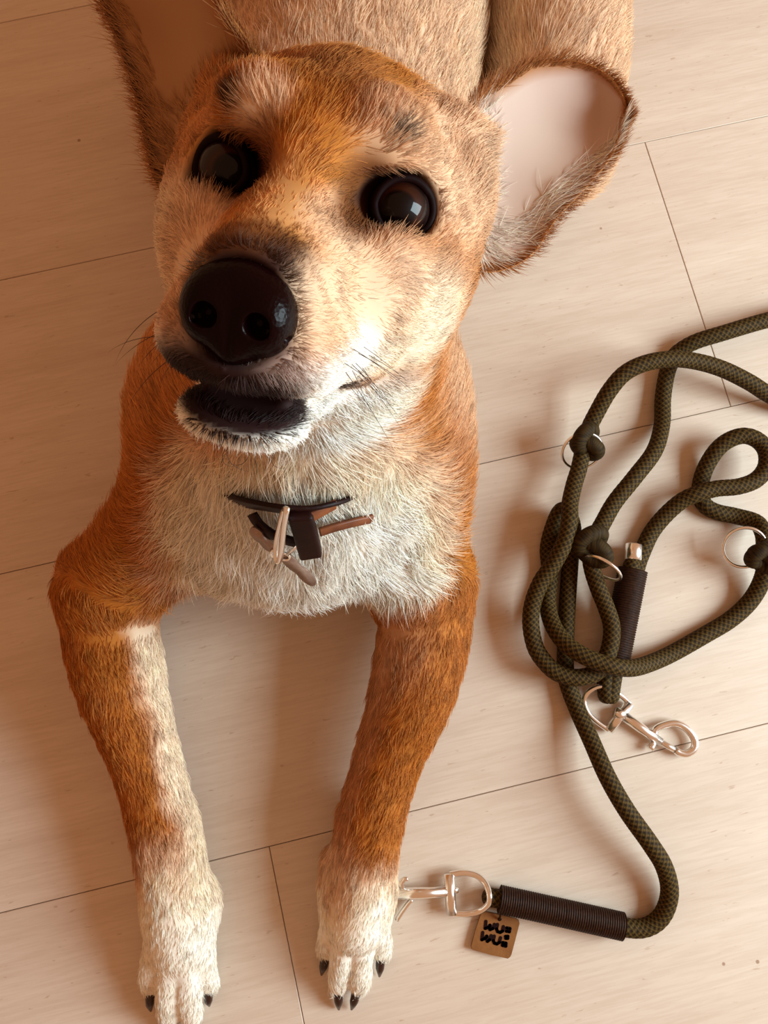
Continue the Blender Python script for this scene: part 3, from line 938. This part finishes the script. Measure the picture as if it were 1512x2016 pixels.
# the strap goes all the way round the neck; the throat side hangs clear of the coat
nc = np.array([-.048, .140, .215]); ring = []
front = [lift(u, v, o_)[0] for u, v, o_ in ((452, 978, -.008), (497, 988, .009), (560, 998, .015), (612, 1000, .015), (652, 990, .009), (696, 975, -.008))]
fa = [math.atan2(p[1] - nc[1], p[0] - nc[0]) % (2 * math.pi) for p in front]
a1, a0 = fa[-1], fa[0]
for a in np.linspace(a1, a0 + 2 * math.pi, 26)[1:-1]:
    d = Vector((math.cos(a), math.sin(a), .12)).normalized()
    zz = front[-1][2] * .5 + front[0][2] * .5 + .03 * math.sin(a)
    c0 = Vector((nc[0], nc[1], zz)); h = _bvh.ray_cast(c0 + d * .3, -d, .3)
    ring.append(np.array(h[0] - d * .0085) if h[0] is not None else np.array(c0 + d * .08))
allp = front + ring + [front[0]]
Q, _ = catmull(allp, n_per=120)
cen = Q.mean(0)
Nr = Q - cen; Nr[:, 2] *= .2
V, F = ribbon(Q, unit(Nr), .013, .0026)
meshobj('strap', V, F, M_LEATHER, collar)
# the free end of the strap, pointing right, and the loop sagging to the left
q, nn = strap_path([(628, 1045), (660, 1035), (695, 1026), (729, 1019)], [.016, .014, .012, .010])
V, F = ribbon(q, nn, .0062, .0022); tag(meshobj('strap_end', V, F, M_LEATHER_O, collar), 'chestnut strap end')
q, nn = strap_path([(498, 1010), (512, 1030), (538, 1050), (570, 1062), (598, 1068)], [.010, .014, .018, .020, .020])
V, F = ribbon(q, nn, .0068, .0022); meshobj('strap_loop', V, F, M_LEATHER, collar)
q, nn = strap_path([(612, 1014), (632, 1004), (658, 990)], [.022, .018, .012])
V, F = ribbon(q, nn, .0075, .0022); tag(meshobj('strap_fold', V, F, M_LEATHER_O, collar), 'chestnut fold of strap')
def slab(px, off, thick, bev, name, material, parent, label=None):
    P = [lift(u, v, off) for u, v in px]
    n = unit(np.mean([p[1] for p in P], 0)); p0 = np.mean([p[0] for p in P], 0)
    pts = []
    for u, v in px:                                   # flatten on one plane facing the coat normal
        o = np.array([0, 0, CAM_H]); d = unit(atd(u, v, 1.0) - o)
        pts.append(o + d * (((p0 - o) @ n) / (d @ n)))
    bm = bmesh.new()
    V, F = prism(pts, n, thick)
    vs = [bm.verts.new(v) for v in V]
    for f in F: bm.faces.new([vs[i] for i in f])
    bmesh.ops.bevel(bm, geom=list(bm.edges), offset=bev, segments=3, affect='EDGES', profile=.6)
    o = bmobj(name, bm, material, parent)
    if label: tag(o, label)
    return o
slab([(566, 1000), (615, 996), (634, 1076), (590, 1083)], .018, .008, .0022, 'buckle_block', M_LEATHER, collar, 'black buckle block')
def loop_px(px, off, r, name, material, parent, sides=10, n=48):
    P = [lift(u, v, o_)[0] for (u, v), o_ in zip(px, off)]
    Q, _ = catmull(P + [P[0]], n_per=n)
    V, F = tube(Q[:-1], r, sides, closed=True)
    return meshobj(name, V, F, material, parent)
loop_px([(565, 1002), (559, 1040), (554, 1085), (549, 1106), (544, 1100), (544, 1070), (551, 1035), (559, 1005)], [.034, .038, .040, .040, .036, .030, .028, .028], .0016, 'tag_ring', M_STEEL, collar, n=64)
def leaf_tag(a, b, wd, off, name):
    a, b = np.array(a, float), np.array(b, float)
    t = (b - a) / np.linalg.norm(b - a); s_ = np.array([-t[1], t[0]])
    pts = []
    for k in range(20):
        th = 2 * math.pi * k / 20
        c_, s2 = math.cos(th), math.sin(th)
        w_ = wd * (1 - .35 * math.exp(-(c_ / .22) ** 2))         # waisted like a bone
        pts.append((a + b) / 2 + t * c_ * np.linalg.norm(b - a) / 2 + s_ * np.sign(s2) * abs(s2) ** .6 * w_)
    o = slab([tuple(p) for p in pts], off, .0014, .0003, name, M_TAGM, collar)
    tag(o, 'grey metal name tag')
leaf_tag((494, 1038), (542, 1082), 11, .020, 'tag')
leaf_tag((554, 1088), (621, 1148), 12, .020, 'tag')
loop_px([(533, 1088), (541, 1083), (566, 1092), (570, 1100), (560, 1102), (538, 1096)], [.024] * 6, .0008, 'split_ring', M_STEEL, collar, n=40)
q1, q2 = lift(566, 1092, .030)[0], lift(588, 1072, .030)[0]
V, F = tube([q1, (q1 + q2) / 2, q2], .0009, 8); meshobj('split_pin', V, F, M_STEEL, collar)

# ------------------------------------------------------------------ leash
RR = .0064
def rope_mat():
    m = attr_mat('olive_braided_rope', 'weave', .7, .12)
    return m
M_ROPE = rope_mat()
M_WHIP = noise_tint(mat('dark_waxed_twine', (.02, .008, .004), .55, 0, .15), (.012, .0035, .0012), (.034, .011, .0035), 500, 3)
leash = empty('dog_leash', tuple(at(1200, 1200, 0)))
tag(leash, 'olive braided rope leash coiled on the floor right of the dog', 'leash')
def rope(px, r=RR, name='rope', step=.0007, sides=32, flat_end=False):
    pts = [at(u, v, z) for u, v, z in px]
    Q, s = catmull(pts, step=step)
    n = len(Q)
    th0 = np.linspace(0, 2 * np.pi, sides, endpoint=False)
    K = 8                                               # strands each way round
    TH, SS = np.meshgrid(th0, s)
    a = K * TH + SS * (2 * np.pi / .0045); b = K * TH - SS * (2 * np.pi / .0045)
    h1, h2 = np.cos(a / 2) ** 2, np.cos(b / 2) ** 2
    over = np.cos((a + b) / 2) * np.cos((a - b) / 2) > 0
    h = np.where(over, h1 * 1.0 + .0 * h2, h2)
    rr = r * (.965 + .075 * np.maximum(h1, h2) * 1.0)
    e = np.minimum(s, s[-1] - s); rr = rr * np.sqrt(np.clip(1 - (1 - np.minimum(e / r, 1)) ** 2, .0004, 1))[:, None]   # rounded ends
    V, F = tube(Q, r, sides, rfun=lambda th: rr)
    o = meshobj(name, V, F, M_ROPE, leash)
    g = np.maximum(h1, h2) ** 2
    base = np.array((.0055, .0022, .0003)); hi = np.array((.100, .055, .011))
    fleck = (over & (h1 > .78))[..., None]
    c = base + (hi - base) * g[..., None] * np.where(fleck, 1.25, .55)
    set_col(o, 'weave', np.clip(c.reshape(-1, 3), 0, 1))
    return Q
F0 = RR
# strand from the upper right edge, down to the knot
rope([(1600, 800, F0), (1660, 690, F0), (1600, 612, .010), (1512, 630, .016), (1423, 656, .016), (1369, 673, .012), (1335, 693, F0), (1322, 712, F0), (1312, 740, F0), (1305, 786, F0), (1303, 837, .010),
      (1288, 888, .018), (1250, 939, .022), (1210, 989, .020), (1185, 1033, .022), (1168, 1062, .028)])
# strand that arches over it, carries the first ring and closes the left loop
rope([(1600, 800, F0), (1560, 800, .010), (1512, 776, .016), (1474, 752, .022), (1423, 727, .028), (1372, 712, .034), (1322, 707, .040), (1271, 715, .042), (1230, 735, .040), (1200, 769, .034), (1176, 810, .026), (1158, 847, .022),
      (1148, 885, .022), (1140, 922, .024), (1130, 955, .026), (1122, 993, .030), (1121, 1025, .034), (1112, 1066, .034), (1089, 1111, .030), (1065, 1146, .026), (1049, 1187, .022), (1045, 1229, .020), (1054, 1274, .019),
      (1074, 1305, .020), (1098, 1325, .021), (1134, 1334, .021), (1168, 1327, .020), (1190, 1303, .0195), (1202, 1268, .0195), (1204, 1232, .0195), (1193, 1195, .0195), (1178, 1158, .020), (1166, 1120, .020), (1160, 1080, .020)])
# strand from the bottom clip up behind, round the fold, and away to the right
rope([(948, 1765, .0075), (985, 1770, .0078), (1060, 1786, .0078), (1140, 1803, .0078), (1225, 1825, .0072), (1270, 1826, .0068), (1303, 1803, .008), (1318, 1758, .012), (1308, 1708, .018), (1280, 1661, .024), (1234, 1596, .026),
      (1196, 1530, .024), (1164, 1458, .016), (1138, 1400, .009), (1118, 1347, F0), (1113, 1310, F0), (1114, 1251, F0), (1117, 1190, F0), (1121, 1130, F0), (1125, 1080, F0), (1128, 1040, .010), (1118, 1010, .016),
      (1104, 1006, .016), (1090, 1035, .012), (1079, 1080, F0), (1083, 1130, F0), (1078, 1184, .010), (1086, 1225, .018), (1107, 1260, .026), (1138, 1285, .032), (1174, 1302, .0345), (1212, 1313, .034), (1245, 1315, .026),
      (1279, 1306, .016), (1324, 1286, .008), (1386, 1251, F0), (1436, 1221, F0), (1473, 1188, .008), (1496, 1152, .012), (1507, 1115, .018), (1506, 1078, .022), (1503, 1050, .018), (1488, 1028, .012), (1448, 1016, F0), (1411, 1008, F0), (1388, 995, F0),
      (1379, 974, F0), (1380, 949, F0), (1390, 919, .010), (1411, 886, .016), (1436, 866, .020), (1466, 858, .022), (1493, 868, .022), (1509, 890, .022), (1508, 920, .022), (1488, 945, .021), (1453, 958, .021), (1411, 962, .021), (1374, 972, .0205),
      (1344, 985, .016), (1312, 1012, .010), (1284, 1046, F0), (1266, 1083, F0), (1253, 1120, F0), (1244, 1170, F0), (1232, 1240, F0), (1215, 1300, F0), (1206, 1345, F0), (1201, 1386, .008)])
# returned end of the rope lying against it, with its metal cap
rope([(1196, 1386, .008), (1192, 1345, .007), (1200, 1300, F0), (1218, 1235, .010), (1232, 1165, .012), (1242, 1120, .013), (1247, 1098, .013)])
def ferrule(u0, v0, u1, v1, z, r):
    a, b = at(u0, v0, z), at(u1, v1, z)
    Q = np.stack([a + (b - a) * t for t in (0, .04, .5, .96, 1)])
    V, F = tube(Q, np.array([r * .9, r, r, r, r * .9]), 20)
    tag(meshobj('ferrule', V, F, M_STEEL, leash), 'metal rope end cap')
ferrule(1248, 1071, 1246, 1103, .013, .0066)
# knots: overhand turns that hold the rings
def knot(cu, cv, z, turns, rad):
    for (du, dv, dz, ang, tilt) in turns:
        c0 = at(cu + du, cv + dv, z + dz)
        Rm = np.array(Matrix.Rotation(ang, 3, 'Z') @ Matrix.Rotation(tilt, 3, 'X'))
        pts = []
        for k in range(18):
            th = 2 * math.pi * k / 18
            pts.append(c0 + Rm @ np.array([math.cos(th) * rad, math.sin(th) * rad * .62, 0]))
        V, F = tube(catmull(pts + [pts[0]], n_per=70)[0][:-1], RR * .98, 16, closed=True)
        o = meshobj('knot', V, F, M_ROPE, leash)
        co = np.array(V); w = .5 + .5 * np.sin(co[:, 0] * 2300) * np.sin(co[:, 1] * 2300 + co[:, 2] * 1500)
        set_col(o, 'weave', np.array((.006, .0024, .0005)) + np.array((.045, .025, .005)) * w[:, None])
knot(1152, 862, .026, [(0, 0, .004, .9, .9), (4, 18, .000, -.5, 1.1)], .0085)
knot(1163, 1070, .028, [(-2, -6, .004, .5, .9), (6, 16, .002, -.6, .8)], .0100)
knot(1500, 1092, .024, [(0, 0, .002, .4, .9), (6, 10, .0, -.7, 1.0)], .0085)
def metal_ring(cu, cv, z, ru, r, tilt, ang):
    c0 = at(cu, cv, z); R_ = ru / 2500.
    Rm = np.array(Matrix.Rotation(ang, 3, 'Z') @ Matrix.Rotation(tilt, 3, 'X'))
    pts = [c0 + Rm @ np.array([math.cos(t) * R_, math.sin(t) * R_, 0]) for t in np.linspace(0, 2 * math.pi, 56, endpoint=False)]
    V, F = tube(pts, r, 10, closed=True)
    tag(meshobj('ring', V, F, M_STEEL, leash), 'nickel ring')
metal_ring(1146, 888, .024, 40, .0012, .75, .10)
metal_ring(1466, 1078, .020, 40, .0013, .45, -.4)
metal_ring(1186, 1118, .030, 38, .0013, 1.42, -.62)
# whippings: close turns of twine
def whipping(a, b, r, n, ry=1.0):
    a, b = np.asarray(a), np.asarray(b)
    m_ = (a + b) / 2
    N = n * 8
    Q = np.linspace(a, b, N + 1)
    ph = np.arange(N + 1) / 8 * 2 * math.pi
    rad = r * (.955 + .055 * (.5 + .5 * np.cos(ph)))
    T, Nn, Bb = frames(Q)
    th = np.linspace(0, 2 * np.pi, 22, endpoint=False)
    V = (Q[:, None] + (np.cos(th)[None, :, None] * Nn[:, None] + np.sin(th)[None, :, None] * Bb[:, None] * ry) * rad[:, None, None]).reshape(-1, 3)
    i = np.arange(N)[:, None]; j = np.arange(22)[None]
    F = np.stack([i * 22 + j, (i + 1) * 22 + j, (i + 1) * 22 + (j + 1) % 22, i * 22 + (j + 1) % 22], -1).reshape(-1, 4).tolist()
    F += [list(range(22))[::-1], list(range(N * 22, (N + 1) * 22))]
    tag(meshobj('whipping', V.tolist(), F, M_WHIP, leash), 'dark twine binding')
whipping(at(984, 1770, .0095), at(1110, 1798, .0095), .0094, 28, 1.05)
whipping(at(1110, 1798, .0095), at(1226, 1824, .0090), .0094, 26, 1.05)
whipping(at(1246, 1122, .0110), at(1208, 1312, .0100), .0104, 42, 1.12)

# snap hooks
def bar(name, pts, r, parent, sides=12, n=None, closed=False, label=None):
    Q = np.asarray(pts, float)
    if n: Q = catmull(list(Q) + ([Q[0]] if closed else []), n_per=n)[0]
    if closed: Q = Q[:-1]
    V, F = tube(Q, r, sides, closed=closed)
    o = meshobj(name, V, F, M_STEEL, parent)
    if label: tag(o, label)
    return o
def hook_root(u, v):
    o = empty('snap_hook', tuple(at(u, v, 0)))
    o.parent = leash; o.matrix_parent_inverse = leash.matrix_world.inverted()
    bpy.context.view_layer.update()
    return o
bpy.context.view_layer.update()
# right-hand hook, complete
h1 = hook_root(1260, 1425)
Z = .0055
pz = lambda L, z=Z: [at(u, v, z) for u, v in L]
bar('swivel_eye', [at(u, v, z) for u, v, z in [(1240, 1386, Z), (1226, 1372, .006), (1208, 1360, .0085), (1190, 1352, .010), (1174, 1353, .010), (1158, 1363, .008), (1150, 1380, .006), (1157, 1402, .0055), (1174, 1420, .0055), (1198, 1437, .0055)]], .0021, h1, n=60)
bar('swivel_bar', pz([(1240, 1385), (1198, 1438)]), .0038, h1)
bar('swivel_collar', pz([(1210, 1402), (1228, 1409)], .006), np.array([.0046, .0046]), h1)
bar('shaft', pz([(1226, 1408), (1262, 1434), (1300, 1461)], .0060), np.array([.0040, .0040, .0036]), h1)
bar('gate_bolt', pz([(1298, 1459), (1334, 1480)], .0058), .0024, h1)
bar('hook', pz([(1288, 1446), (1291, 1436), (1306, 1428), (1330, 1424), (1352, 1435), (1367, 1456), (1366, 1474), (1352, 1484), (1338, 1482), (1330, 1477)], .0058), .0029, h1, n=60)
bar('thumb_knob', [at(1290, 1461, .006), at(1283, 1470, .006), at(1280, 1474, .006)], np.array([.0020, .0026, .0032]), h1)
# left-hand hook by the paw
h2 = hook_root(880, 1760)
bar('swivel_eye', [at(u, v, z) for u, v, z in [(886, 1722, .0085), (912, 1718, .008), (937, 1723, .008), (953, 1736, .010), (961, 1752, .014), (964, 1766, .0165), (961, 1780, .014), (945, 1793, .009), (920, 1799, .008), (890, 1798, .0085)]], .0023, h2, n=60)
bar('swivel_bar', pz([(884, 1720), (889, 1800)], .0085), .0040, h2)
bar('swivel_pin', pz([(888, 1752), (902, 1752)], .0085), np.array([.0030, .0022]), h2)
bar('shaft', pz([(880, 1755), (830, 1758), (781, 1760)], .0080), .0042, h2)
bar('gate_bolt', pz([(812, 1771), (806, 1776), (792, 1795), (781, 1812)], .0045), .0018, h2, n=14)
bar('thumb_knob', [at(792, 1748, .008), at(790, 1738, .010), at(796, 1731, .011), at(803, 1730, .011)], np.array([.0022, .0022, .0020, .0016]), h2, n=14)

# leather tag with its wordmark
M_TAGL = noise_tint(mat('stamped_brown_leather', (.22, .085, .022), .55, 0, .3), (.175, .062, .014), (.235, .09, .022), 120, 4, bump=.25)
M_INK = mat('burnt_lettering', (.010, .0015, .001), .8, 0, .1)
TZ = .0045
lt = []
def tg(cx, cy, z=TZ): return at(910 + cx * .07937, 1780 + cy * .07937, z)
corner = [((500, 170), (700, 205)), ((1230, 300), (1400, 345)), ((1410, 470), (1215, 1220)), ((1130, 1335), (320, 1140)), ((205, 1050), (440, 240))]
outl = [(560, 170), (960, 255), (1330, 340), (1395, 380), (1415, 460), (1310, 860), (1215, 1230), (1185, 1290), (1125, 1335), (700, 1240), (290, 1125), (225, 1090), (208, 1020), (320, 640), (440, 250), (480, 190)]
pts = [tg(x, y, TZ - .0016) for x, y in outl]
bm = bmesh.new()
V, F = prism(pts[::-1], (0, 0, 1), .0016)
vs = [bm.verts.new(v) for v in V]
for f in F: bm.faces.new([vs[i] for i in f])
bmesh.ops.bevel(bm, geom=[e for e in bm.edges if len({round(v.co.z, 5) for v in e.verts}) == 1], offset=.0003, segments=2, affect='EDGES')
ltag = bmobj('leather_tag', bm, M_TAGL, leash, False)
tag(ltag, 'brown leather tag with dark lettering')
def stroke(name, line, w=37, closed=False):
    Q = np.array(line, float)
    if closed: Q = np.vstack([Q, Q[:1]])
    outs = []
    for a, b in zip(Q[:-1], Q[1:]):
        d = (b - a) / (np.linalg.norm(b - a) + 1e-9); n = np.array([-d[1], d[0]])
        al = math.atan2(n[1], n[0])
        o = [a + w * np.array([math.cos(al + k * math.pi / 6), math.sin(al + k * math.pi / 6)]) for k in range(7)] + \
            [b + w * np.array([math.cos(al + math.pi + k * math.pi / 6), math.sin(al + math.pi + k * math.pi / 6)]) for k in range(7)]
        P3 = [tg(x, y, TZ - .0001) for x, y in o]
        outs.append(prism(P3, (0, 0, 1), .0004))
    V, F = merge(outs)
    meshobj(name, V, F, M_INK, ltag, False)
stroke('letter_w', [(588, 425), (572, 600), (650, 575), (690, 520), (690, 630), (760, 600), (800, 500)], 40)
stroke('letter_u', [(875, 500), (850, 610), (880, 680), (940, 700), (1000, 665), (1022, 555)], 40)
stroke('letter_f', [(1105, 585), (1185, 600), (1170, 685), (1095, 670)], 38, True)
stroke('letter_mark', [(1075, 795), (1135, 790), (1130, 850), (1080, 850)], 36, True)
stroke('letter_w', [(510, 700), (490, 880), (560, 850), (610, 790), (625, 920), (680, 880), (720, 780)], 40)
stroke('letter_u', [(795, 790), (770, 900), (800, 965), (860, 985), (920, 945), (950, 830)], 40)
stroke('letter_f', [(1005, 950), (1085, 965), (1080, 1040), (1000, 1020)], 40, True)
stroke('hole', [(925, 375), (930, 372)], 44)
q = [tg(925, 375, TZ + .001), tg(940, 310, TZ + .004), tg(958, 240, TZ + .006)]
V, F = tube(q, .0008, 8); meshobj('tag_cord', V, F, M_WHIP, ltag)
